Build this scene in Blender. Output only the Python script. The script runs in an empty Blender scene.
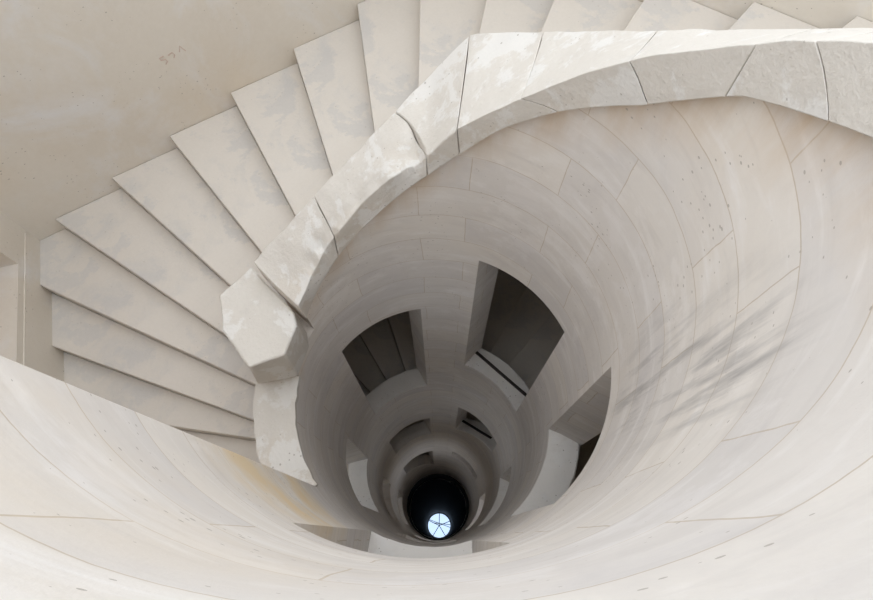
import bpy, bmesh, math, random
from mathutils import Matrix, Vector, noise

SC = bpy.context.scene
COL = SC.collection
rad, cos, sin, pi = math.radians, math.cos, math.sin, math.pi

# --------------------------------------------------------------------------
# The place: a spiral stair round a hollow stone shaft.  Everything is laid out
# in polar form about the shaft's axis: radius r (1 = inner face of the shaft,
# 1.1 m), bearing a in degrees (x right, y away from the viewer) and depth z
# below the eye.
# --------------------------------------------------------------------------
U = 1.1
EYE = 50.0                       # eye height above the glowing reflection disc, in units
def W(x, y, z): return Vector((U * x, U * y, U * (EYE - z)))
def P(r, a, z): return W(r * cos(rad(a)), r * sin(rad(a)), z)

# ---------------------------------------------------------------- camera
cam = bpy.data.cameras.new('camera')
cam.sensor_width = 36.0
cam.lens = 550.0 / 873.0 * 36.0
cam.clip_start, cam.clip_end = 0.01, 300
co = bpy.data.objects.new('camera', cam); COL.objects.link(co)
tilt, roll = rad(23.3884), rad(0.8328)
R_ = Vector((1, 0, 0)); U_ = Vector((0, cos(tilt), sin(tilt))); F_ = Vector((0, sin(tilt), -cos(tilt)))
right = R_ * cos(roll) - U_ * sin(roll); up = R_ * sin(roll) + U_ * cos(roll)
m = Matrix((right, up, -F_)).transposed().to_4x4()
m.translation = W(0.0470, -0.9369, 0.0)
co.matrix_world = m
SC.camera = co

# ---------------------------------------------------------------- sky, exposure
world = bpy.data.worlds.new('overcast_sky'); SC.world = world
world.use_nodes = True
nt = world.node_tree; nt.nodes.clear()
out = nt.nodes.new('ShaderNodeOutputWorld'); bg = nt.nodes.new('ShaderNodeBackground')
tc = nt.nodes.new('ShaderNodeTexCoord'); sep = nt.nodes.new('ShaderNodeSeparateXYZ')
mr = nt.nodes.new('ShaderNodeMapRange'); cr = nt.nodes.new('ShaderNodeValToRGB')
nt.links.new(tc.outputs['Generated'], sep.inputs[0]); nt.links.new(sep.outputs['Z'], mr.inputs['Value'])
mr.inputs['From Min'].default_value = -1; mr.inputs['From Max'].default_value = 1
nt.links.new(mr.outputs[0], cr.inputs[0])
cr.color_ramp.elements[0].position = 0.40; cr.color_ramp.elements[0].color = (0.26, 0.25, 0.23, 1)
cr.color_ramp.elements[1].position = 1.0; cr.color_ramp.elements[1].color = (0.93, 0.965, 1.0, 1)
e = cr.color_ramp.elements.new(0.52); e.color = (0.60, 0.635, 0.68, 1)
nt.links.new(cr.outputs[0], bg.inputs['Color']); bg.inputs['Strength'].default_value = 2.0
nt.links.new(bg.outputs[0], out.inputs['Surface'])
SC.view_settings.view_transform = 'Standard'; SC.view_settings.look = 'None'
SC.view_settings.gamma = 1.0; SC.view_settings.use_curve_mapping = False
SC.view_settings.exposure = 0.12
sun = bpy.data.lights.new('hazy_sun', 'SUN'); sun.energy = 0.14; sun.angle = rad(60); sun.color = (1.0, 0.985, 0.96)
so = bpy.data.objects.new('hazy_sun', sun); COL.objects.link(so)
so.rotation_euler = (rad(-34), rad(-12), 0); so.location = W(0, 0, -10)
cyc = SC.cycles
cyc.max_bounces = 10; cyc.diffuse_bounces = 8; cyc.sample_clamp_indirect = 6

# ---------------------------------------------------------------- materials
def stone(name, base, alt, grey=(0.56, 0.54, 0.53), greyness=0.35, pits=0.5, joints=None, smudge=False,
          scale=1.0, warm=None, bump=0.25, flake=None):
    mt = bpy.data.materials.new(name); mt.use_nodes = True
    t = mt.node_tree; n = t.nodes; l = t.links
    b = n['Principled BSDF']; b.inputs['Roughness'].default_value = 0.85
    b.inputs['Specular IOR Level'].default_value = 0.25
    tc = n.new('ShaderNodeTexCoord')
    def noi(sc, det, rough=0.6, vec=None, dist=0.0):
        x = n.new('ShaderNodeTexNoise'); x.inputs['Scale'].default_value = sc
        x.inputs['Detail'].default_value = det; x.inputs['Roughness'].default_value = rough
        x.inputs['Distortion'].default_value = dist
        l.new(vec or tc.outputs['Object'], x.inputs['Vector']); return x.outputs['Fac']
    def ramp(f, p0, p1, c0=(0, 0, 0, 1), c1=(1, 1, 1, 1)):
        r = n.new('ShaderNodeValToRGB'); l.new(f, r.inputs[0])
        r.color_ramp.elements[0].position = p0; r.color_ramp.elements[1].position = p1
        r.color_ramp.elements[0].color = c0; r.color_ramp.elements[1].color = c1
        return r.outputs[0]
    def mix(f, a, c, mode='MIX'):
        x = n.new('ShaderNodeMix'); x.data_type = 'RGBA'; x.blend_type = mode
        if isinstance(f, float): x.inputs[0].default_value = f
        else: l.new(f, x.inputs[0])
        for i, v in ((6, a), (7, c)):
            if isinstance(v, tuple): x.inputs[i].default_value = (*v, 1)
            else: l.new(v, x.inputs[i])
        return x.outputs[2]
    def mul(a, k):
        x = n.new('ShaderNodeMath'); x.operation = 'MULTIPLY'; l.new(a, x.inputs[0])
        if isinstance(k, float): x.inputs[1].default_value = k
        else: l.new(k, x.inputs[1])
        return x.outputs[0]
    def add(a, c):
        x = n.new('ShaderNodeMath'); x.operation = 'ADD'; l.new(a, x.inputs[0]); l.new(c, x.inputs[1]); return x.outputs[0]
    big = noi(0.9 * scale, 5, 0.55, dist=0.4)
    c = mix(ramp(big, 0.35, 0.68), base, alt)
    g = noi(2.3 * scale, 7, 0.65, dist=0.6)
    c = mix(mul(ramp(g, 0.50, 0.72), greyness), c, grey)
    if warm:
        w_ = noi(1.4 * scale, 4, 0.5)
        c = mix(mul(ramp(w_, 0.52, 0.75), 0.55), c, warm)
    if flake:
        fl = noi(flake[1], 9, 0.68, dist=0.25)
        c = mix(mul(ramp(fl, flake[2], flake[2] + 0.045), flake[3]), c, flake[0])
    fine = noi(38 * scale, 4, 0.7)
    c = mix(mul(ramp(fine, 0.3, 0.8), 0.10), c, (0.95, 0.92, 0.88))
    h = mul(fine, 0.25)
    mid = noi(9 * scale, 6, 0.65); h = add(h, mul(mid, 0.5))
    if joints:
        uv = n.new('ShaderNodeUVMap'); uv.uv_map = 'UVMap'
        br = n.new('ShaderNodeTexBrick')
        wn = n.new('ShaderNodeTexNoise'); wn.inputs['Scale'].default_value = 1.7; wn.inputs['Detail'].default_value = 5
        l.new(tc.outputs['Object'], wn.inputs['Vector'])
        wa = n.new('ShaderNodeVectorMath'); wa.operation = 'MULTIPLY_ADD'; l.new(wn.outputs['Color'], wa.inputs[0])
        wa.inputs[1].default_value = (0.07, 0.05, 0); l.new(uv.outputs[0], wa.inputs[2]); l.new(wa.outputs[0], br.inputs['Vector'])
        br.inputs['Scale'].default_value = 1.0
        br.inputs['Brick Width'].default_value = joints[0]; br.inputs['Row Height'].default_value = joints[1]
        br.inputs['Mortar Size'].default_value = 0.003; br.inputs['Mortar Smooth'].default_value = 0.4
        br.inputs['Bias'].default_value = 0.0
        br.offset = 0.37; br.squash = 1.0
        br.inputs['Color1'].default_value = (0.90, 0.895, 0.905, 1); br.inputs['Color2'].default_value = (1.0, 0.985, 0.96, 1)
        br.inputs['Mortar'].default_value = (0.74, 0.67, 0.58, 1)
        c = mix(joints[2], c, br.outputs['Color'], 'MULTIPLY')
        inv = n.new('ShaderNodeMath'); inv.operation = 'MULTIPLY_ADD'
        l.new(br.outputs['Fac'], inv.inputs[0]); inv.inputs[1].default_value = -0.6; l.new(h, inv.inputs[2]); h = inv.outputs[0]
        # long soft trowel and rain streaks, drawn out along the courses
        mp = n.new('ShaderNodeMapping'); l.new(uv.outputs[0], mp.inputs[0])
        mp.inputs['Scale'].default_value = (1.2, 5.0, 1); mp.inputs['Rotation'].default_value = (0, 0, rad(14))
        st = noi(1.6, 6, 0.6, mp.outputs[0], 0.5)
        c = mix(mul(ramp(st, 0.53, 0.70), 0.5), c, (0.92, 0.90, 0.89))
        c = mix(mul(ramp(st, 0.25, 0.45, (1, 1, 1, 1), (0, 0, 0, 1)), 0.38), c, (0.56, 0.525, 0.50))
        if smudge:
            # yellowed stone beside the near jamb on the left
            for (su, sv, ru, rv, k) in ((-2.40, 2.75, 0.50, 0.95, 1.0), (-2.1, 1.0, 0.7, 0.5, 0.2)):
                m2 = n.new('ShaderNodeMapping'); m2.vector_type = 'TEXTURE'; l.new(uv.outputs[0], m2.inputs[0])
                m2.inputs['Location'].default_value = (su, sv, 0); m2.inputs['Scale'].default_value = (ru, rv, 1)
                gr = n.new('ShaderNodeTexGradient'); gr.gradient_type = 'SPHERICAL'; l.new(m2.outputs[0], gr.inputs[0])
                yn = noi(2.2, 5, 0.6)
                c = mix(mul(mul(ramp(gr.outputs['Fac'], 0.0, 0.5), k), ramp(yn, 0.35, 0.6)), c, (0.80, 0.66, 0.46))
            # brown soiling that has run down from under the coping
            u2 = n.new('ShaderNodeUVMap'); u2.uv_map = 'BelowCoping'
            s2 = n.new('ShaderNodeSeparateXYZ'); l.new(u2.outputs[0], s2.inputs[0])
            m4 = n.new('ShaderNodeMapRange'); l.new(s2.outputs[0], m4.inputs['Value'])
            m4.inputs['From Min'].default_value = 0.03; m4.inputs['From Max'].default_value = 0.34
            m4.inputs['To Min'].default_value = 1.0; m4.inputs['To Max'].default_value = 0.0
            m5 = n.new('ShaderNodeMapping'); l.new(uv.outputs[0], m5.inputs[0]); m5.inputs['Scale'].default_value = (4, 1.0, 1)
            dn = noi(1.3, 5, 0.6, m5.outputs[0])
            c = mix(mul(mul(m4.outputs[0], ramp(dn, 0.3, 0.65)), 0.8), c, (0.62, 0.48, 0.34))
            # soot smudges on the right-hand side of the shaft
            for (su, sv, ru, rv, k) in ((-0.45, 1.85, 0.36, 0.75, 1.0), (-0.58, 1.4, 0.25, 0.45, 0.9), (-0.38, 2.4, 0.22, 0.5, 1.0), (-0.20, 2.3, 0.2, 0.5, 0.7)):
                m2 = n.new('ShaderNodeMapping'); m2.vector_type = 'TEXTURE'; l.new(uv.outputs[0], m2.inputs[0])
                m2.inputs['Location'].default_value = (su, sv, 0); m2.inputs['Scale'].default_value = (ru, rv, 1)
                gr = n.new('ShaderNodeTexGradient'); gr.gradient_type = 'SPHERICAL'; l.new(m2.outputs[0], gr.inputs[0])
                m3 = n.new('ShaderNodeMapping'); l.new(uv.outputs[0], m3.inputs[0])
                m3.inputs['Rotation'].default_value = (0, 0, rad(3)); m3.inputs['Scale'].default_value = (9.0, 1.0, 1)
                sn = noi(1.3, 5, 0.6, m3.outputs[0], 0.15)
                c = mix(mul(mul(gr.outputs['Fac'], k), ramp(sn, 0.47, 0.66)), c, (0.38, 0.365, 0.36))
    if pits:
        vo = n.new('ShaderNodeTexVoronoi'); vo.inputs['Scale'].default_value = 19.0
        wv = n.new('ShaderNodeMapping'); l.new(tc.outputs['Object'], wv.inputs[0]); wv.inputs['Scale'].default_value = (1.0, 1.0, 1.5); wv.inputs['Rotation'].default_value = (0.5, 0.4, 0.7)
        l.new(wv.outputs[0], vo.inputs['Vector'])
        pn = noi(2.4, 3)
        thr = n.new('ShaderNodeMath'); thr.operation = 'MULTIPLY'; l.new(ramp(pn, 0.36, 0.70), thr.inputs[0]); thr.inputs[1].default_value = 0.17
        lt = n.new('ShaderNodeMath'); lt.operation = 'LESS_THAN'; l.new(vo.outputs['Distance'], lt.inputs[0]); l.new(thr.outputs[0], lt.inputs[1])
        c = mix(mul(lt.outputs[0], pits), c, (0.34, 0.30, 0.26))
        inv = n.new('ShaderNodeMath'); inv.operation = 'MULTIPLY_ADD'
        l.new(lt.outputs[0], inv.inputs[0]); inv.inputs[1].default_value = -0.5; l.new(h, inv.inputs[2]); h = inv.outputs[0]
    bp = n.new('ShaderNodeBump'); bp.inputs['Strength'].default_value = bump; bp.inputs['Distance'].default_value = 0.02
    l.new(h, bp.inputs['Height']); l.new(bp.outputs[0], b.inputs['Normal'])
    l.new(c, b.inputs['Base Color'])
    return mt

def plain(name, col, rough=0.5, metal=0.0, emit=None, strength=1.0):
    mt = bpy.data.materials.new(name); mt.use_nodes = True
    n = mt.node_tree.nodes; l = mt.node_tree.links; b = n['Principled BSDF']
    nz = n.new('ShaderNodeTexNoise'); nz.inputs['Scale'].default_value = 14; nz.inputs['Detail'].default_value = 4
    r = n.new('ShaderNodeValToRGB'); l.new(nz.outputs['Fac'], r.inputs[0])
    r.color_ramp.elements[0].color = (*[v * 0.8 for v in col], 1); r.color_ramp.elements[1].color = (*[min(1, v * 1.15) for v in col], 1)
    l.new(r.outputs[0], b.inputs['Base Color'])
    b.inputs['Roughness'].default_value = rough; b.inputs['Metallic'].default_value = metal
    if emit:
        b.inputs['Emission Color'].default_value = (*emit, 1); b.inputs['Emission Strength'].default_value = strength
    return mt

M_SHAFT = stone('shaft_limestone', (0.81, 0.78, 0.75), (0.77, 0.74, 0.71), grey=(0.68, 0.655, 0.65), greyness=0.55,
                joints=(0.83, 0.31, 0.9), smudge=True, warm=(0.80, 0.75, 0.69), pits=0.6, flake=((0.88, 0.855, 0.84), 1.6, 0.56, 0.45))
M_WALL = stone('outer_wall_limestone', (0.69, 0.645, 0.575), (0.64, 0.585, 0.51), grey=(0.70, 0.69, 0.685), greyness=0.95,
               warm=(0.65, 0.55, 0.42), pits=0.8, scale=0.55)
M_STEP = stone('tread_limestone', (0.665, 0.62, 0.565), (0.625, 0.58, 0.525), grey=(0.53, 0.515, 0.50), greyness=0.7, pits=0.25,
               flake=((0.545, 0.525, 0.505), 2.8, 0.54, 0.65))
M_COPE = stone('coping_limestone', (0.645, 0.61, 0.56), (0.60, 0.56, 0.51), grey=(0.52, 0.495, 0.465), greyness=0.7,
               warm=(0.63, 0.54, 0.43), pits=0.6, bump=0.9, flake=((0.72, 0.705, 0.68), 2.6, 0.50, 0.75))
M_SILL = stone('sill_limestone', (0.86, 0.84, 0.81), (0.82, 0.795, 0.765), grey=(0.66, 0.65, 0.64), greyness=0.6, pits=0.7, bump=0.6,
               flake=((0.86, 0.85, 0.84), 3.0, 0.52, 0.5))
M_IRON = plain('blackened_iron', (0.045, 0.035, 0.03), 0.6, 0.3)
M_TUBE = plain('black_reflection_lining', (0.012, 0.012, 0.013), 0.7)  # black stands for the dim mirror image of the shaft
M_RIM = plain('pale_flaked_rim', (0.80, 0.80, 0.78), 0.8)
M_GLOW = plain('reflected_sky_glow', (0.5, 0.6, 0.7), 0.2, 0, emit=(0.52, 0.68, 0.92), strength=1.25)  # emission imitates sky reflected at the shaft bottom
M_BAR = plain('grey_reflected_bar', (0.20, 0.27, 0.38), 0.5)

# ---------------------------------------------------------------- mesh helpers
def finish(name, bm, mat, parent=None, smooth=True, sharp=28):
    bmesh.ops.remove_doubles(bm, verts=bm.verts, dist=1e-5)
    bmesh.ops.recalc_face_normals(bm, faces=bm.faces)
    for f in bm.faces: f.smooth = smooth
    if smooth:
        for e in bm.edges:
            if len(e.link_faces) == 2:
                e.smooth = e.calc_face_angle(0) < rad(sharp)
            else: e.smooth = False
    me = bpy.data.meshes.new(name); bm.to_mesh(me); bm.free(); me.materials.append(mat)
    o = bpy.data.objects.new(name, me); COL.objects.link(o)
    if parent: o.parent = parent
    return o
def rebase(o, loc):
    """move the object's origin to loc without moving its shape"""
    o.data.transform(Matrix.Translation(-loc)); o.location = loc
def tag(o, label, cat, group=None):
    o['label'] = label; o['category'] = cat
    if group: o['group'] = group
    return o
def structure(o): o['kind'] = 'structure'; return o
def empty(name, loc):
    o = bpy.data.objects.new(name, None); COL.objects.link(o); o.location = loc; o.empty_display_size = 0.2; return o
def prism(bm, top, bot):
    """closed solid between two polygons with the same number of points"""
    a = [bm.verts.new(p) for p in top]; b = [bm.verts.new(p) for p in bot]
    bm.faces.new(a); bm.faces.new(list(reversed(b)))
    for i in range(len(a)):
        j = (i + 1) % len(a); bm.faces.new((a[i], b[i], b[j], a[j]))
def lerp(a, b, t): return a + (b - a) * t
def table(pts):
    pts = sorted(pts)
    def f(x):
        if x <= pts[0][0]: return pts[0][1]
        for (x0, y0), (x1, y1) in zip(pts, pts[1:]):
            if x <= x1: return lerp(y0, y1, (x - x0) / (x1 - x0))
        return pts[-1][1]
    return f

# ---------------------------------------------------------------- the shaft wall
# openings: bearing from, to, head depth, sill depth (functions of bearing)
def lev(v): return lambda a: v
OPEN = [
    (95.6, 143.3, lev(4.67), lev(7.47)),                        # left tall opening
    (21.2, 68.7, lev(3.60), lev(6.31)),                         # right tall opening
    (-52.0, -5.1, lev(2.91), lev(4.83)),
    (-118.3, -73.0, lev(2.09), lev(4.55)),
    (172.1, 217.0, lev(6.36), lev(8.32)),
    (95.6, 143.3, lev(9.70), lev(11.30)),
    (21.2, 68.7, lev(8.55), table([(21.2, 9.45), (68.7, 10.5)])),
    (-52.0, -5.1, lev(7.5), lev(9.0)),
    (-118.3, -73.0, lev(7.0), lev(9.2)),
    (172.1, 217.0, lev(10.7), lev(12.4)),
    (95.6, 143.3, lev(13.65), table([(95.6, 16.2), (143.3, 14.9)])),
    (21.2, 68.7, lev(13.35), table([(21.2, 14.2), (68.7, 13.9)])),
    (-52.0, -5.1, lev(12.0), lev(13.8)),
    (-118.3, -73.0, lev(11.8), lev(13.7)),
    (172.1, 217.0, lev(14.6), lev(16.4)),
]
# the jambs run parallel, so on the outer face an opening spans a narrower arc
def _jamb_table():
    pts = []
    for lo, hi in ((-118.3, -73.0), (-52.0, -5.1), (21.2, 68.7), (95.6, 143.3), (172.1, 217.0)):
        c, h = (lo + hi) / 2, math.degrees(math.asin(sin(rad((hi - lo) / 2)) / 1.28))
        for k in (-360, 0, 360): pts += [(lo + k, c - h + k), (hi + k, c + h + k)]
    return table(pts)
JAMB = _jamb_table()
def Q(r, a, z):                         # like P, but following the parallel jambs away from the inner face
    return P(r, lerp(a, JAMB(a), min(1.0, max(0.0, (r - 1.0) / 0.28))), z)
COPE_IN = table([(-45, .1), (-1, .83), (11, 1.0), (22, 1.18), (35, 1.38), (47, 1.59), (58, 1.80), (68, 1.98), (80, 2.18),
                 (89, 2.4), (101, 2.55), (121, 2.84), (146, 3.2), (170, 3.4)])
COPE_LOW = table([(-45, .5), (-13, .89), (1, 1.07), (13, 1.22), (32, 1.57), (51.5, 1.86), (67, 2.12), (79, 2.38), (89, 2.58),
                  (111, 2.94), (132.5, 3.23), (152, 3.48), (172.1, 3.93)])
def top_of(amid, a):                      # bearings here run -143 .. 217
    if amid > 169.5: return 4.0
    if amid > 150: return 3.845
    return COPE_LOW(a) + 0.010 if amid > -45 else 0.1
RI, RO, BOTTOM = 1.0, 1.28, 18.9
def solid(amid, a):
    """solid depth intervals of the wall column around amid, evaluated at bearing a"""
    cuts = []
    for lo, hi, hd, sl in OPEN:
        for k in (-360, 0, 360):
            if lo + k < amid < hi + k: cuts.append((hd(a - k), sl(a - k)))
    cuts.sort(); res = []; z = top_of(amid, a)
    for h, s in cuts: res.append((z, h)); z = s
    res.append((z, BOTTOM)); return res
def build_shaft():
    bm = bmesh.new(); uv = bm.loops.layers.uv.new('UVMap'); uv2 = bm.loops.layers.uv.new('BelowCoping')
    A0, A1 = -143.0, 217.0
    br = {A0, A1, -45.0, 150.0, 169.5}
    for lo, hi, _, _ in OPEN:
        for v in (lo, hi):
            for k in (-360, 0, 360):
                if A0 < v + k < A1: br.add(round(v + k, 4))
    a = A0
    while a < A1: br.add(round(a, 4)); a += 2.0
    br = sorted(br); keep = [br[0]]
    must = {round(v + k, 4) for lo, hi, _, _ in OPEN for v in (lo, hi) for k in (-360, 0, 360)} | {A0, A1, -45.0, 150.0, 169.5}
    for v in br[1:]:
        if v - keep[-1] < 0.5 and v not in must: continue
        if v - keep[-1] < 0.5 and keep[-1] not in must: keep[-1] = v; continue
        keep.append(v)
    br = keep
    def face(pts, uvs):
        vs = [bm.verts.new(p) for p in pts]; f = bm.faces.new(vs)
        for lp, q in zip(f.loops, uvs):
            lp[uv].uv = q; aa_ = math.degrees(q[0])
            lp[uv2].uv = (min(4.0, q[1] - COPE_LOW(aa_)) if -45 < aa_ < 171 else 4.0, 0)
    for i in range(len(br) - 1):
        a0, a1 = br[i], br[i + 1]; am = (a0 + a1) / 2
        s0, s1 = solid(am, a0 + 1e-6), solid(am, a1 - 1e-6)
        for iv, ((t0, b0), (t1, b1)) in enumerate(zip(s0, s1)):
            o0, o1 = (top_of(am, JAMB(a0)), top_of(am, JAMB(a1))) if iv == 0 else (t0, t1)   # top on the outer face
            for r, q in ((RI, 0), (RO, 0.28)):
                n = max(1, int((b0 - t0) / 1.0)); u0, u1 = (t0, t1) if r == RI else (o0, o1)
                for j in range(n):
                    za, zb = lerp(u0, b0, j / n), lerp(u0, b0, (j + 1) / n); zc, zd = lerp(u1, b1, j / n), lerp(u1, b1, (j + 1) / n)
                    face([Q(r, a0, za), Q(r, a1, zc), Q(r, a1, zd), Q(r, a0, zb)],
                         [(rad(a0), za), (rad(a1), zc), (rad(a1), zd), (rad(a0), zb)])
            for za, zb, ya, yb in ((t0, t1, o0, o1), (b0, b1, b0, b1)):
                face([Q(RI, a0, za), Q(RO, a0, ya), Q(RO, a1, yb), Q(RI, a1, zb)],
                     [(rad(a0), za), (rad(a0), za - .28), (rad(a1), zb - .28), (rad(a1), zb)])
        # reveals: where this column and the next are not both solid
        a2 = br[(i + 2) % len(br)] if i + 2 < len(br) else br[1]
        an = (a1 + a2) / 2 if i + 2 < len(br) else (br[0] + br[1]) / 2
        aa = a1 if i + 2 < len(br) else br[0]
        L, Rr = s1, solid(an, aa)
        zs = sorted({v for iv in L + Rr for v in iv})
        for z0, z1 in zip(zs, zs[1:]):
            if z1 - z0 < 1e-4: continue
            zm = (z0 + z1) / 2
            inl = any(p < zm < q for p, q in L); inr = any(p < zm < q for p, q in Rr)
            if inl != inr:
                face([Q(RI, a1, z0), Q(RO, a1, z0), Q(RO, a1, z1), Q(RI, a1, z1)],
                     [(rad(a1), z0), (rad(a1) + .28, z0), (rad(a1) + .28, z1), (rad(a1), z1)])
    bmesh.ops.remove_doubles(bm, verts=bm.verts, dist=1e-4)
    o = finish('wall_shaft', bm, M_SHAFT, sharp=25); return structure(o)
build_shaft()

# ---------------------------------------------------------------- outer walls (a pentagon)
WALLS = [('left', 121.5, 3.03), ('window', 195.3, 2.88), ('near', 266.0, 3.0), ('right', 338.0, 3.0), ('far', 55.0, 3.03)]
def corner(i, j, off=0.0):
    _, a, p = WALLS[i]; _, b, q = WALLS[j]; p += off; q += off
    ca, sa, cb, sb = cos(rad(a)), sin(rad(a)), cos(rad(b)), sin(rad(b)); d = ca * sb - cb * sa
    return ((p * sb - q * sa) / d, (ca * q - cb * p) / d)
def wall_r(a, off=0.0):
    return min((p + off) / cos(rad(a - w)) for _, w, p in WALLS if cos(rad(a - w)) > 0.05)
TOP = 0.2
def wall_mesh(i, holes, ztop=TOP, zbot=19.4, th=0.35):
    """one flat outer wall; holes are (t0, t1, head, sill) along the wall"""
    _, a, p = WALLS[i]; n = (cos(rad(a)), sin(rad(a))); t = (-n[1], n[0])
    c0 = corner((i - 1) % 5, i); c1 = corner(i, (i + 1) % 5)
    T0 = c0[0] * t[0] + c0[1] * t[1]; T1 = c1[0] * t[0] + c1[1] * t[1]
    if T0 > T1: T0, T1 = T1, T0
    ts = sorted({T0, T1, *[v for h in holes for v in h[:2]]}); zs = sorted({ztop, zbot, *[v for h in holes for v in h[2:]]})
    bm = bmesh.new()
    def pt(s, z, d): return W(n[0] * (p + d) + t[0] * s, n[1] * (p + d) + t[1] * s, z)
    def hole(s, z): return any(h[0] < s < h[1] and h[2] < z < h[3] for h in holes)
    def q(*v): bm.faces.new([bm.verts.new(x) for x in v])
    for k in range(len(ts) - 1):
        for j in range(len(zs) - 1):
            s0, s1, z0, z1 = ts[k], ts[k + 1], zs[j], zs[j + 1]
            if hole((s0 + s1) / 2, (z0 + z1) / 2): continue
            for d in (0, th): q(pt(s0, z0, d), pt(s1, z0, d), pt(s1, z1, d), pt(s0, z1, d))
    for s0, s1, z0, z1 in holes:
        q(pt(s0, z0, 0), pt(s1, z0, 0), pt(s1, z0, th), pt(s0, z0, th)); q(pt(s0, z1, 0), pt(s1, z1, 0), pt(s1, z1, th), pt(s0, z1, th))
        q(pt(s0, z0, 0), pt(s0, z1, 0), pt(s0, z1, th), pt(s0, z0, th)); q(pt(s1, z0, 0), pt(s1, z1, 0), pt(s1, z1, th), pt(s1, z0, th))
    for s in (T0, T1): q(pt(s, ztop, 0), pt(s, zbot, 0), pt(s, zbot, th), pt(s, ztop, th))
    q(pt(T0, ztop, 0), pt(T1, ztop, 0), pt(T1, ztop, th), pt(T0, ztop, th))
    o = finish('wall_' + WALLS[i][0], bm, M_WALL, smooth=False); structure(o); return pt
wall_mesh(0, [])
ptw = wall_mesh(1, [(-1.95, 0.9, 1.4, 3.90), (-0.8, 0.8, 5.6, 7.8), (-0.6, 0.6, 14.2, 15.6)])
wall_mesh(2, [(-0.8, 0.8, 2.2, 4.6), (-0.5, 0.5, 7.0, 8.6), (-1.1, 1.1, 10.8, 13.5)])
wall_mesh(3, [(-0.5, 0.5, 7.0, 8.6), (-1.0, 1.0, 10.8, 13.2)])
wall_mesh(4, [])
# the blind panel that closes the back of the window niche
bm = bmesh.new()
prism(bm, [ptw(-2.0, 1.3, .16), ptw(1.0, 1.3, .16), ptw(1.0, 1.3, .30), ptw(-2.0, 1.3, .30)],
      [ptw(-2.0, 3.9, .16), ptw(1.0, 3.9, .16), ptw(1.0, 3.9, .30), ptw(-2.0, 3.9, .30)])
structure(finish('wall_niche', bm, stone('niche_limestone', (0.56, 0.44, 0.36), (0.52, 0.41, 0.34), greyness=0.2, pits=0.3), smooth=False))

# ---------------------------------------------------------------- stair vault: solid spiral slab under the treads
def vault_z(phi):                       # tread level, descending with bearing; one landing a turn
    if phi < -40: return 1.22
    z, cur = 1.22, -40.0
    for end, k in ((262, .01485), (335, 0.0), (622, .01485), (695, 0), (982, .01485), (1055, 0), (1342, .01485)):
        if phi <= end: return z + (phi - cur) * k
        z += (end - cur) * k; cur = end
    return z
def build_vault():
    bm = bmesh.new(); n = 0; prev = None
    phi = -136.0
    while phi <= 1300:
        ro = wall_r(phi, -0.005); zt = vault_z(phi) + 0.30; zb = zt + 0.3
        ring = [bm.verts.new(P(r, phi, z)) for r, z in ((1.285, zt), (ro, zt), (ro, zb), (1.285, zb))]
        if prev:
            for i in range(4):
                bm.faces.new((prev[i], prev[(i + 1) % 4], ring[(i + 1) % 4], ring[i]))
        else: bm.faces.new(ring)
        prev = ring; phi += 4
    bm.faces.new(prev)
    o = finish('floor_stair_vault', bm, M_WALL, sharp=20); structure(o)
build_vault()

# ---------------------------------------------------------------- unseen walls added to keep the stair rooms dark
def shade_wall(a, zt, zb):
    bm = bmesh.new()
    top = [P(1.285, a, zt), P(wall_r(a, -.01), a, zt), P(wall_r(a + 4, -.01), a + 4, zt), P(1.285, a + 4, zt)]
    bot = [P(1.285, a, zb), P(wall_r(a, -.01), a, zb), P(wall_r(a + 4, -.01), a + 4, zb), P(1.285, a + 4, zb)]
    prism(bm, top, bot); structure(finish('wall_added_shade', bm, M_WALL, smooth=False))
shade_wall(226, 1.85, 5.30)
shade_wall(8, 2.4, 6.3)
shade_wall(298, 1.85, 5.95)
shade_wall(156, 4.75, 8.6)
shade_wall(8, 6.75, 10.55)
shade_wall(156, 9.0, 12.85)
shade_wall(8, 11.0, 14.8)
shade_wall(156, 13.3, 17.1)

# ---------------------------------------------------------------- treads of the upper flight
def isect_wall(px, py, dx, dy, off=-0.004):
    best = None
    for _, a, p in WALLS:
        n = (cos(rad(a)), sin(rad(a))); den = dx * n[0] + dy * n[1]
        if den > 1e-6:
            s = (p + off - (px * n[0] + py * n[1])) / den
            if best is None or s < best: best = s
    return (px + dx * best, py + dy * best)
def isect_ring(px, py, dx, dy, r=1.29):
    b = px * dx + py * dy; c = px * px + py * py - r * r; s = -b + math.sqrt(max(0, b * b - c))
    return (px + dx * s, py + dy * s)
# (outer point on the nosing, direction of the nosing, depth of the tread)
NOSE = [(-2.55, -1.35, 199, 4.75), (-2.82, -0.62, 187, 4.60), (-3.0, 0.06, 171, 4.45), (-3.13, 0.56, 160, 4.30), (-3.27, 1.05, 155.3, 4.15),
        (-3.20, 1.60, 146.4, 4.0), (-2.69, 1.90, 138.3, 3.85), (-2.19, 2.21, 128.9, 3.70), (-1.62, 2.45, 118.3, 3.55),
        (-1.14, 2.90, 107.7, 3.40), (-0.59, 3.24, 97.9, 3.25), (-0.05, 3.03, 89.1, 3.10), (0.46, 2.83, 78.5, 2.95),
        (0.93, 2.63, 68.5, 2.80), (1.50, 2.43, 57.5, 2.65), (2.13, 2.22, 48.5, 2.50), (2.66, 1.95, 38.5, 2.35), (2.75, 1.40, 28.5, 2.20), (2.9, .8, 18.5, 2.05)]
def line(nz):
    x, y, a, z = nz; dx, dy = cos(rad(a)), sin(rad(a))
    return isect_wall(x - dx, y - dy, dx, dy), isect_ring(x, y, -dx, -dy) if False else ring_pt(x, y, dx, dy)
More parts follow.
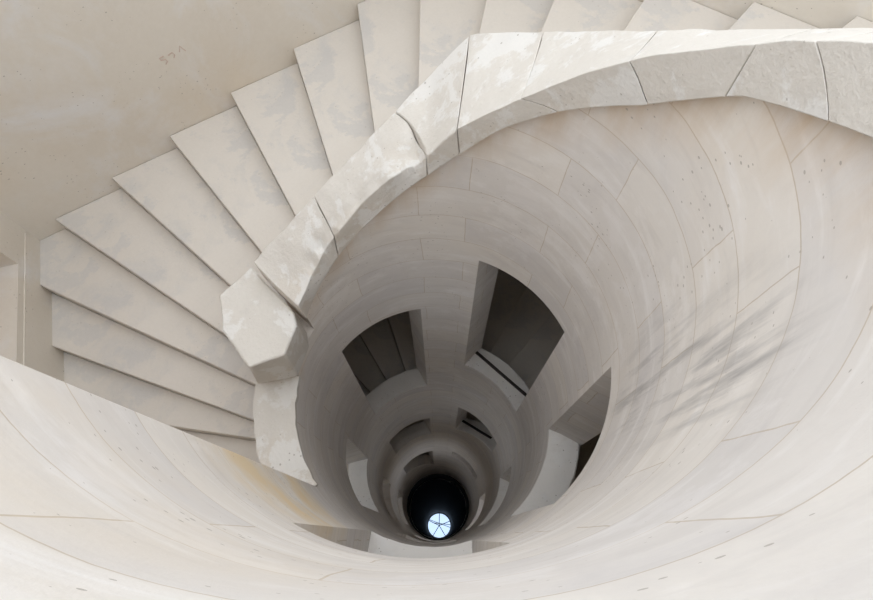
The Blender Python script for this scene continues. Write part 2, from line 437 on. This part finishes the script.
def ring_pt(x, y, dx, dy, r=1.29):
    b = x * dx + y * dy; c = x * x + y * y - r * r; disc = b * b - c
    s = -b + math.sqrt(disc) if disc > 0 else -b
    return (x + dx * s, y + dy * s)
def ang(p): return math.degrees(math.atan2(p[1], p[0])) % 360
CORNERS = [corner(i, (i + 1) % 5, -0.004) for i in range(5)]
def tread(nz, nz2, label, group, th=0.147, lap=0.0):
    """a tread from its own nosing back to under the next nosing up; a small rolled lip on the front arris"""
    o0, i0 = line(nz); o1, i1 = line(nz2); z = nz[3]
    # outer run along the wall, with the pentagon's corner if it lies between
    outer = [o0]
    a0, a1 = ang(o0), ang(o1)
    for c in CORNERS:
        ac = ang(c)
        if min(a0, a1) + 0.2 < ac < max(a0, a1) - 0.2 and abs(a0 - a1) < 60: outer.append(c)
    outer.append(o1)
    inner = []
    b0, b1 = ang(i0), ang(i1)
    if abs(b1 - b0) < 90:
        for k in range(5):
            b = lerp(b1, b0, k / 4); inner.append((1.29 * cos(rad(b)), 1.29 * sin(rad(b))))
    else: inner = [i1, i0]
    pts = outer + inner
    bm = bmesh.new()
    prism(bm, [W(x, y, z) for x, y in pts], [W(x, y, z + th) for x, y in pts])
    o = finish('stair_step', bm, M_STEP, smooth=False)
    cx = sum(p[0] for p in pts) / len(pts); cy = sum(p[1] for p in pts) / len(pts)
    rebase(o, W(cx, cy, z + th))
    md = o.modifiers.new('worn_arris', 'BEVEL'); md.width = 0.008; md.segments = 2; md.limit_method = 'ANGLE'
    tag(o, label, 'step', group); return o
ORD = ['lowest', 'second lowest', 'third lowest', 'fourth lowest', 'fifth lowest', 'sixth lowest', 'seventh lowest', 'eighth lowest', 'ninth lowest',
       'tenth lowest', 'eleventh lowest', 'twelfth lowest']
NAMES = {
    1: 'stone step mostly hidden behind the near wall edge, lowest one in view',
    2: 'grey stone step just above the near wall edge, beside the lowest step',
    3: 'long beige stone step meeting the left moulded wall, third from lowest',
    4: 'wide beige step whose end runs into the wall corner at the left',
    5: 'beige step just past the left wall corner, pointed outer end, behind broken coping end',
    6: 'beige step with grey scuffs, second one up from the left wall corner',
    7: 'step with large grey patch near its inner end, third up from the left corner',
    8: 'step with worn blotchy inner end beside the cracked coping stone',
    9: 'pale step reaching the coping where the two broken stones meet',
    10: 'long smooth pale step running off the top edge left of the coping bend',
    11: 'narrow visible step at the top edge directly behind the coping bend',
    12: 'pale step at the top edge just right of the coping bend',
    13: 'bluish grey pale step at the top middle behind the straight coping',
    14: 'wide pale step at top right of centre behind the straight coping',
    15: 'triangular pale step in view at top right above the coping',
    16: 'small pale step corner at the far top right beside the tan wall',
}
for i in range(1, len(NOSE) - 1):
    lab = NAMES.get(i)
    if lab is None: continue
    tread(NOSE[i], NOSE[i + 1], lab, 'pale stone steps of the upper flight')

# lower flight seen through the openings
def low_nose(phi, z):
    a = phi % 360; r = 2.2
    return (r * cos(rad(a)) , r * sin(rad(a)), a, z)
def low_flight(phis, names, group):
    for k, (phi, lab) in enumerate(zip(phis, names)):
        z = vault_z(phi)
        tread(low_nose(phi, z), low_nose(phi - 12, z - .17), lab, group, th=0.168)
low_flight([444, 456, 468, 480.5, 492, 504], [
    'dark step seen through the left tall opening, against its right jamb',
    'dark step seen through the left tall opening, second from its right jamb',
    'dark step in the middle right of the left tall opening',
    'dark step in the middle left of the left tall opening',
    'dark step seen through the left tall opening, beside its left jamb',
    'dark step at the far left corner of the left tall opening'], 'dim steps seen through the left opening')
low_flight([384, 396, 408.5, 420, 432, 444 - .5][:5], [
    'dark step at the far right corner of the right tall opening',
    'dark step seen through the right tall opening, beside its right edge',
    'dark step in the middle of the right tall opening',
    'dark step seen through the right tall opening, second from its left jamb',
    'dark step seen through the right tall opening, against its left jamb'], 'dim steps seen through the right opening')

# ---------------------------------------------------------------- coping stones
cope_outer = table([(-45, 1.25), (-10, 1.22), (10.6, 1.163), (18.7, 1.142), (27, 1.139), (37.6, 1.174), (45.5, 1.226), (54, 1.316), (66.7, 1.451), (78, 1.587),
                    (81.1, 1.627), (88.9, 1.516), (97.6, 1.357), (108.3, 1.266), (122.3, 1.247), (135.6, 1.286), (147.3, 1.373)])
def chip(p, amp, freq, seed):
    v = noise.noise_vector(p * freq + Vector((seed, seed * 2, 0)))
    return p + v * amp
JOINTS = [(147.3, 152.4, 152.4), (124.5, 126.5, 128), (97.6, 89.6, 89.6), (81.1, 80.2, 79), (66, 63, 52), (42, 39, 30.5), (17, 16.2, 15.7), (9, 7.2, -4.7), (-45, -45, -45)]
def coping(n0, label, amp=0.005, rough=None, ri=0.95):
    """one block of the sloping parapet coping, slightly worn; its ends follow the slanting joints"""
    e1, e0 = JOINTS[n0], JOINTS[n0 + 1]; gap = 0.15 if n0 < 3 else 0.09
    na = max(6, int(abs(e1[0] - e0[0]) / 1.5)); nr = 8; nz = 5
    bm = bmesh.new()
    def end(e, w, v): return lerp(lerp(e[1], e[0], w), lerp(e[2], e[0], w), v)
    def pt(i, j, k):
        v = k / nz; w = j / nr
        a = lerp(end(e0, w, v) + gap, end(e1, w, v) - gap, i / na)
        r = lerp(ri, cope_outer(a), w); zt = COPE_IN(a); z = lerp(zt, COPE_LOW(a) - 0.002, v)
        if rough and k < nz: r, z = rough(a, r, z, w, v)
        return P(r, a, z)
    grid = {}
    for i in range(na + 1):
        for j in range(nr + 1):
            for k in range(nz + 1):
                if i in (0, na) or j in (0, nr) or k in (0, nz):
                    p = pt(i, j, k)
                    if k < nz and 0 < i < na: p = chip(p, amp, 7.0, 3.0 * n0)
                    grid[i, j, k] = bm.verts.new(p)
    def q(*ks): bm.faces.new([grid[k] for k in ks])
    for i in range(na):
        for j in range(nr):
            for k in (0, nz): q((i, j, k), (i + 1, j, k), (i + 1, j + 1, k), (i, j + 1, k))
        for k in range(nz):
            for j in (0, nr): q((i, j, k), (i + 1, j, k), (i + 1, j, k + 1), (i, j, k + 1))
    for j in range(nr):
        for k in range(nz):
            for i in (0, na): q((i, j, k), (i, j + 1, k), (i, j + 1, k + 1), (i, j, k + 1))
    o = finish('coping_stone', bm, M_COPE, sharp=35)
    am = (e0[0] + e1[0]) / 2
    rebase(o, P(1.15, am, COPE_LOW(am)))
    md = o.modifiers.new('worn_arris', 'BEVEL'); md.width = 0.006 if n0 < 3 else 0.003; md.segments = 2; md.limit_method = 'ANGLE'; md.angle_limit = rad(50)
    tag(o, label, 'coping stone', 'coping stones of the parapet'); return o
CHIPS = [(143, .030, 5.0, .30), (138.5, .055, 5.5, .42), (131.5, .075, 4.5, .50), (127.5, .05, 4.0, .45), (121, .035, 5.0, .30), (114, .06, 6.0, .40), (107, .045, 5.0, .34), (98, .05, 5.0, .5), (93.0, .10, 4.5, .65)]
def broken(a, r, z, w, v):              # the cracked stones: flakes broken off the inner top arris in flat facets
    f = 0.0
    for ac, dep, half, reach in CHIPS:
        f = max(f, dep * min(1.0, 1.6 * (1 - w / reach)) - dep * abs(a - ac) / half)
    f *= max(0.0, 1 - v * 1.15)
    return r + f * 0.55 * max(0.0, 1 - w * 2.5), z + f
coping(0, 'lower half of the cracked white coping, between the end block and its twin', rough=broken, amp=0.011)
coping(1, 'upper half of the cracked white coping, ragged at its upper inner corner', rough=broken, amp=0.011)
coping(2, 'coping stone at the bend of the parapet, next above the ragged stone')
coping(3, 'pale coping stone just right of the parapet bend')
coping(4, 'pale coping stone at the top middle of the parapet')
coping(5, 'pale coping stone left of the deep upright joint at top right')
coping(6, 'pale coping stone right of the deep upright joint at top right')
coping(7, 'pale coping stone running off the right edge of the view')
# the end block of the coping
bm = bmesh.new()
poly = [(1.54, 157.7), (1.47, 147.0), (1.30, 149.0), (1.01, 153.2), (0.945, 157.6), (0.945, 170.5), (1.15, 176.2), (1.30, 169.9), (1.40, 166.5), (1.43, 163.6)]
low = [(1.50, 158), (1.44, 149), (1.30, 149.8), (1.03, 153), (0.962, 158.0), (0.967, 171.7), (1.24, 176.0), (1.32, 170), (1.39, 167.5), (1.41, 164)]
prism(bm, [P(r, a, 3.38) for r, a in poly], [P(r, a, 3.838) for r, a in low])
bmesh.ops.subdivide_edges(bm, edges=bm.edges[:], cuts=2, use_grid_fill=True)
for v in bm.verts:
    if v.co.z > U * (EYE - 3.40): v.co = chip(v.co, 0.012, 4.0, 2.0)
o = finish('coping_stone', bm, M_COPE, sharp=30); rebase(o, P(1.15, 160, 3.838))
md = o.modifiers.new('worn_arris', 'BEVEL'); md.width = 0.014; md.segments = 2; md.limit_method = 'ANGLE'; md.angle_limit = rad(45)
tag(o, 'broken end block of the coping, lowest one, standing on the low sill', 'coping stone', 'coping stones of the parapet')

# ---------------------------------------------------------------- sill stones in the openings
def sill(lo, hi, zf, label, ri=1.003, ro=1.27, th=0.06, rag=0.03, seed=1.0):
    bm = bmesh.new(); n = 14
    rows = []
    for i in range(n + 1):
        a = lerp(lo + 0.25, hi - 0.25, i / n); z = zf(a)
        rr = ro - rag * (0.5 + 0.9 * noise.noise(Vector((a * 0.13, seed, 0)))); r0 = ri - 0.004 + 0.006 * noise.noise(Vector((a * 0.2, seed + 5, 0)))
        zz = z - th
        rows.append([bm.verts.new(Q(r0, a, zz)), bm.verts.new(Q((r0 + rr) / 2, a, zz - 0.008)), bm.verts.new(Q(rr, a, zz)), bm.verts.new(Q(rr, a, z - 0.002)), bm.verts.new(Q(r0, a, z - 0.002))])
    for p, q in zip(rows, rows[1:]):
        for k in range(5): bm.faces.new((p[k], p[(k + 1) % 5], q[(k + 1) % 5], q[k]))
    bm.faces.new(rows[0]); bm.faces.new(list(reversed(rows[-1])))
    o = finish('sill_stone', bm, M_SILL, sharp=30); rebase(o, P(1.14, (lo + hi) / 2, zf((lo + hi) / 2)))
    tag(o, label, 'sill', 'pale sill stones of the shaft openings'); return o
sill(*OPEN[0][:2], OPEN[0][3], 'rough pale sill stone of the left tall opening', seed=2)
sill(*OPEN[1][:2], OPEN[1][3], 'smooth sill stone of the right tall opening, below the dark rail', rag=0.0, seed=3)
sill(*OPEN[2][:2], OPEN[2][3], 'broad white sill stone at the right, beside the half hidden opening', seed=4)
sill(*OPEN[3][:2], OPEN[3][3], 'pale sill stone at the bottom, just above the near wall rim', seed=5)
sill(*OPEN[4][:2], OPEN[4][3], 'white sill stone on the left side of the shaft below the low sill', seed=6)
sill(*OPEN[5][:2], OPEN[5][3], 'small pale sill deep in the shaft, under the left tall opening', seed=7)
sill(*OPEN[6][:2], OPEN[6][3], 'small sill with dark rail deep in the shaft, under the right tall opening', rag=0, seed=8)
sill(*OPEN[7][:2], OPEN[7][3], 'small pale sill deep in the shaft on its right side', seed=9)
# the low sill on which the end block stands (opening without a head, top left)
bm = bmesh.new(); n = 16; rows = []
for i in range(n + 1):
    a = lerp(169.9, 216.8, i / n)
    r0 = 0.985 + 0.012 * noise.noise(Vector((a * .25, 1, 0))); r1 = 1.30 - 0.05 * i / n + 0.02 * noise.noise(Vector((a * .2, 7, 0)))
    rows.append([bm.verts.new(P(r0, a, 3.94)), bm.verts.new(P(r1, a, 3.94)), bm.verts.new(P(r1, a, 3.998)), bm.verts.new(P(r0, a, 3.998))])
for p, q in zip(rows, rows[1:]):
    for k in range(4): bm.faces.new((p[k], p[(k + 1) % 4], q[(k + 1) % 4], q[k]))
bm.faces.new(rows[0]); bm.faces.new(list(reversed(rows[-1])))
o = finish('sill_stone', bm, M_COPE, sharp=30); rebase(o, P(1.14, 190, 3.998))
tag(o, 'flat white sill stone below the broken coping end, between steps and shaft', 'sill', 'pale sill stones of the shaft openings')

# ---------------------------------------------------------------- dark rails on the right-hand sills
def rail(p0, p1, rr, label):
    bm = bmesh.new(); d = (p1 - p0); L_ = d.length; d.normalize()
    side = d.cross(Vector((0, 0, 1))).normalized(); upv = Vector((0, 0, 1)); ring0, ring1 = [], []
    for s, t in ((-1, -1), (1, -1), (1, 1), (-1, 1)):
        ring0.append(p0 + side * s * rr + upv * (t * rr)); ring1.append(p1 + side * s * rr + upv * (t * rr))
    prism(bm, ring0, ring1)
    o = finish('metal_rail', bm, M_IRON, smooth=False); rebase(o, (p0 + p1) / 2 - upv * rr)
    tag(o, label, 'rail', 'dark rails on the sills'); return o
rail(P(1.20, 66.0, 6.23), P(1.20, 26.6, 6.23), 0.017, 'straight dark metal rail lying across the sill of the right tall opening')
rail(P(1.18, 65.5, 10.33), P(1.18, 26, 9.47), 0.022, 'small dark rail deep in the shaft, under the right tall opening')

# ---------------------------------------------------------------- bottom of the shaft
def tube(name, ri, ro, z0, z1, mat, parent=None, n=96, wob=0.0, a0=0):
    bm = bmesh.new(); rows = []
    for i in range(n):
        a = 360 * i / n; k = wob * noise.noise(Vector((cos(rad(a)) * 4, sin(rad(a)) * 4, 0)))
        rows.append([bm.verts.new(P(r + kk, a, z)) for r, z, kk in ((ri, z0, k), (ro, z0, 0), (ro, z1, 0), (ri, z1, k))])
    for i in range(n):
        p, q = rows[i], rows[(i + 1) % n]
        for k in range(4): bm.faces.new((p[k], p[(k + 1) % 4], q[(k + 1) % 4], q[k]))
    return finish(name, bm, mat, parent, sharp=35)
structure(tube('wall_added_black_tube', 1.0, 1.28, 18.902, 49.6, M_TUBE))  # added black tube in place of the shaft's dark reflection
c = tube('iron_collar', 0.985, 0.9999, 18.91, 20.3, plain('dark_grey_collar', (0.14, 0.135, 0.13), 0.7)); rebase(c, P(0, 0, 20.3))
tag(c, 'dark grey collar ring around the black hole at the bottom of the shaft', 'ring')
c = tube('flaked_rim', 0.965, 0.9995, 20.35, 20.42, M_RIM, wob=0.03); rebase(c, P(0, 0, 20.42))
tag(c, 'thin ragged whitish rim around the black hole at the bottom', 'rim')
# glowing disc and bars put in for the skylight mirrored at the bottom
refl = empty('skylight_reflection', P(0, 0, 49.6)); tag(refl, 'bright glowing disc with star of bars, standing in for a skylight reflection at the shaft bottom', 'window')
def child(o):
    mw = refl.location.copy(); o.parent = refl; o.data.transform(Matrix.Translation(-mw)); return o
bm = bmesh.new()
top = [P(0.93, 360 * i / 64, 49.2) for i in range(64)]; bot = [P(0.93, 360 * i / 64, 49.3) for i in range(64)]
prism(bm, top, bot); child(finish('glow_disc', bm, M_GLOW, smooth=False))
child(tube('reflected_frame', 0.92, 0.999, 48.95, 49.5, plain('grey_reflected_frame', (0.10, 0.10, 0.10), 0.6)))
def bar(x0, y0, x1, y1, w):
    bm = bmesh.new(); d = Vector((x1 - x0, y1 - y0)).normalized(); s = Vector((-d.y, d.x)) * w
    pts = [(x0 + s.x, y0 + s.y), (x1 + s.x, y1 + s.y), (x1 - s.x, y1 - s.y), (x0 - s.x, y0 - s.y)]
    prism(bm, [W(x, y, 49.02) for x, y in pts], [W(x, y, 49.19) for x, y in pts]); child(finish('reflected_bar', bm, M_BAR, smooth=False))
for a in (88, 20, 155, 236, 302): bar(0, 0, 0.92 * cos(rad(a)), 0.92 * sin(rad(a)), 0.028)
bar(-0.80, 0.46, 0.90, -0.16, 0.022); bar(-0.40, 0.20, 0.9, 0.05, 0.022)

# ---------------------------------------------------------------- faint red scribble on the left wall
def on_left(t, z, lift=0.003):
    _, a, p = WALLS[0]; n = (cos(rad(a)), sin(rad(a)))
    return W(n[0] * (p - lift) - n[1] * t, n[1] * (p - lift) + n[0] * t, z)
t0, z0 = 0.47, 3.07
scr = empty('red_scribble', on_left(t0, z0, 0)); tag(scr, 'faint small red scribble on the big pale wall at upper left', 'marking')
M_RED = plain('faded_red_chalk', (0.58, 0.45, 0.38), 0.9)
def stroke(pts, w=0.0035):
    bm = bmesh.new()
    L = []; Rr = []
    for k, (x, y) in enumerate(pts):
        a = Vector(pts[max(0, k - 1)]); b = Vector(pts[min(len(pts) - 1, k + 1)])
        d = (b - a).normalized(); q = Vector((-d.y, d.x)) * w
        L.append((x + q.x, y + q.y)); Rr.append((x - q.x, y - q.y))
    rows = [[bm.verts.new(on_left(t0 - p[0], z0 - p[1], h)) for p, h in ((l, .004), (r, .004), (r, .0005), (l, .0005))] for l, r in zip(L, Rr)]
    for p, q in zip(rows, rows[1:]):
        for k in range(4): bm.faces.new((p[k], p[(k + 1) % 4], q[(k + 1) % 4], q[k]))
    bm.faces.new(rows[0]); bm.faces.new(list(reversed(rows[-1])))
    o = finish('scribble_stroke', bm, M_RED, smooth=False); o.parent = scr; o.data.transform(Matrix.Translation(-scr.location))
stroke([(.045, .065), (.01, .06), (.012, .04), (.045, .035), (.05, .012), (.03, -.005)])
stroke([(.075, .055), (.11, .065), (.12, .04), (.105, .018)])
stroke([(.16, .045), (.18, .09), (.205, .035)])
# low moulding along the foot of the window wall
bm = bmesh.new()
prism(bm, [ptw(-2.28, 3.97, 0.0), ptw(1.2, 3.97, 0.0), ptw(1.2, 3.97, -.008), ptw(-2.28, 3.97, -.008)],
      [ptw(-2.28, 4.9, 0.0), ptw(1.2, 4.9, 0.0), ptw(1.2, 4.9, -.008), ptw(-2.28, 4.9, -.008)])
o = structure(finish('trim_1', bm, M_WALL, smooth=False))
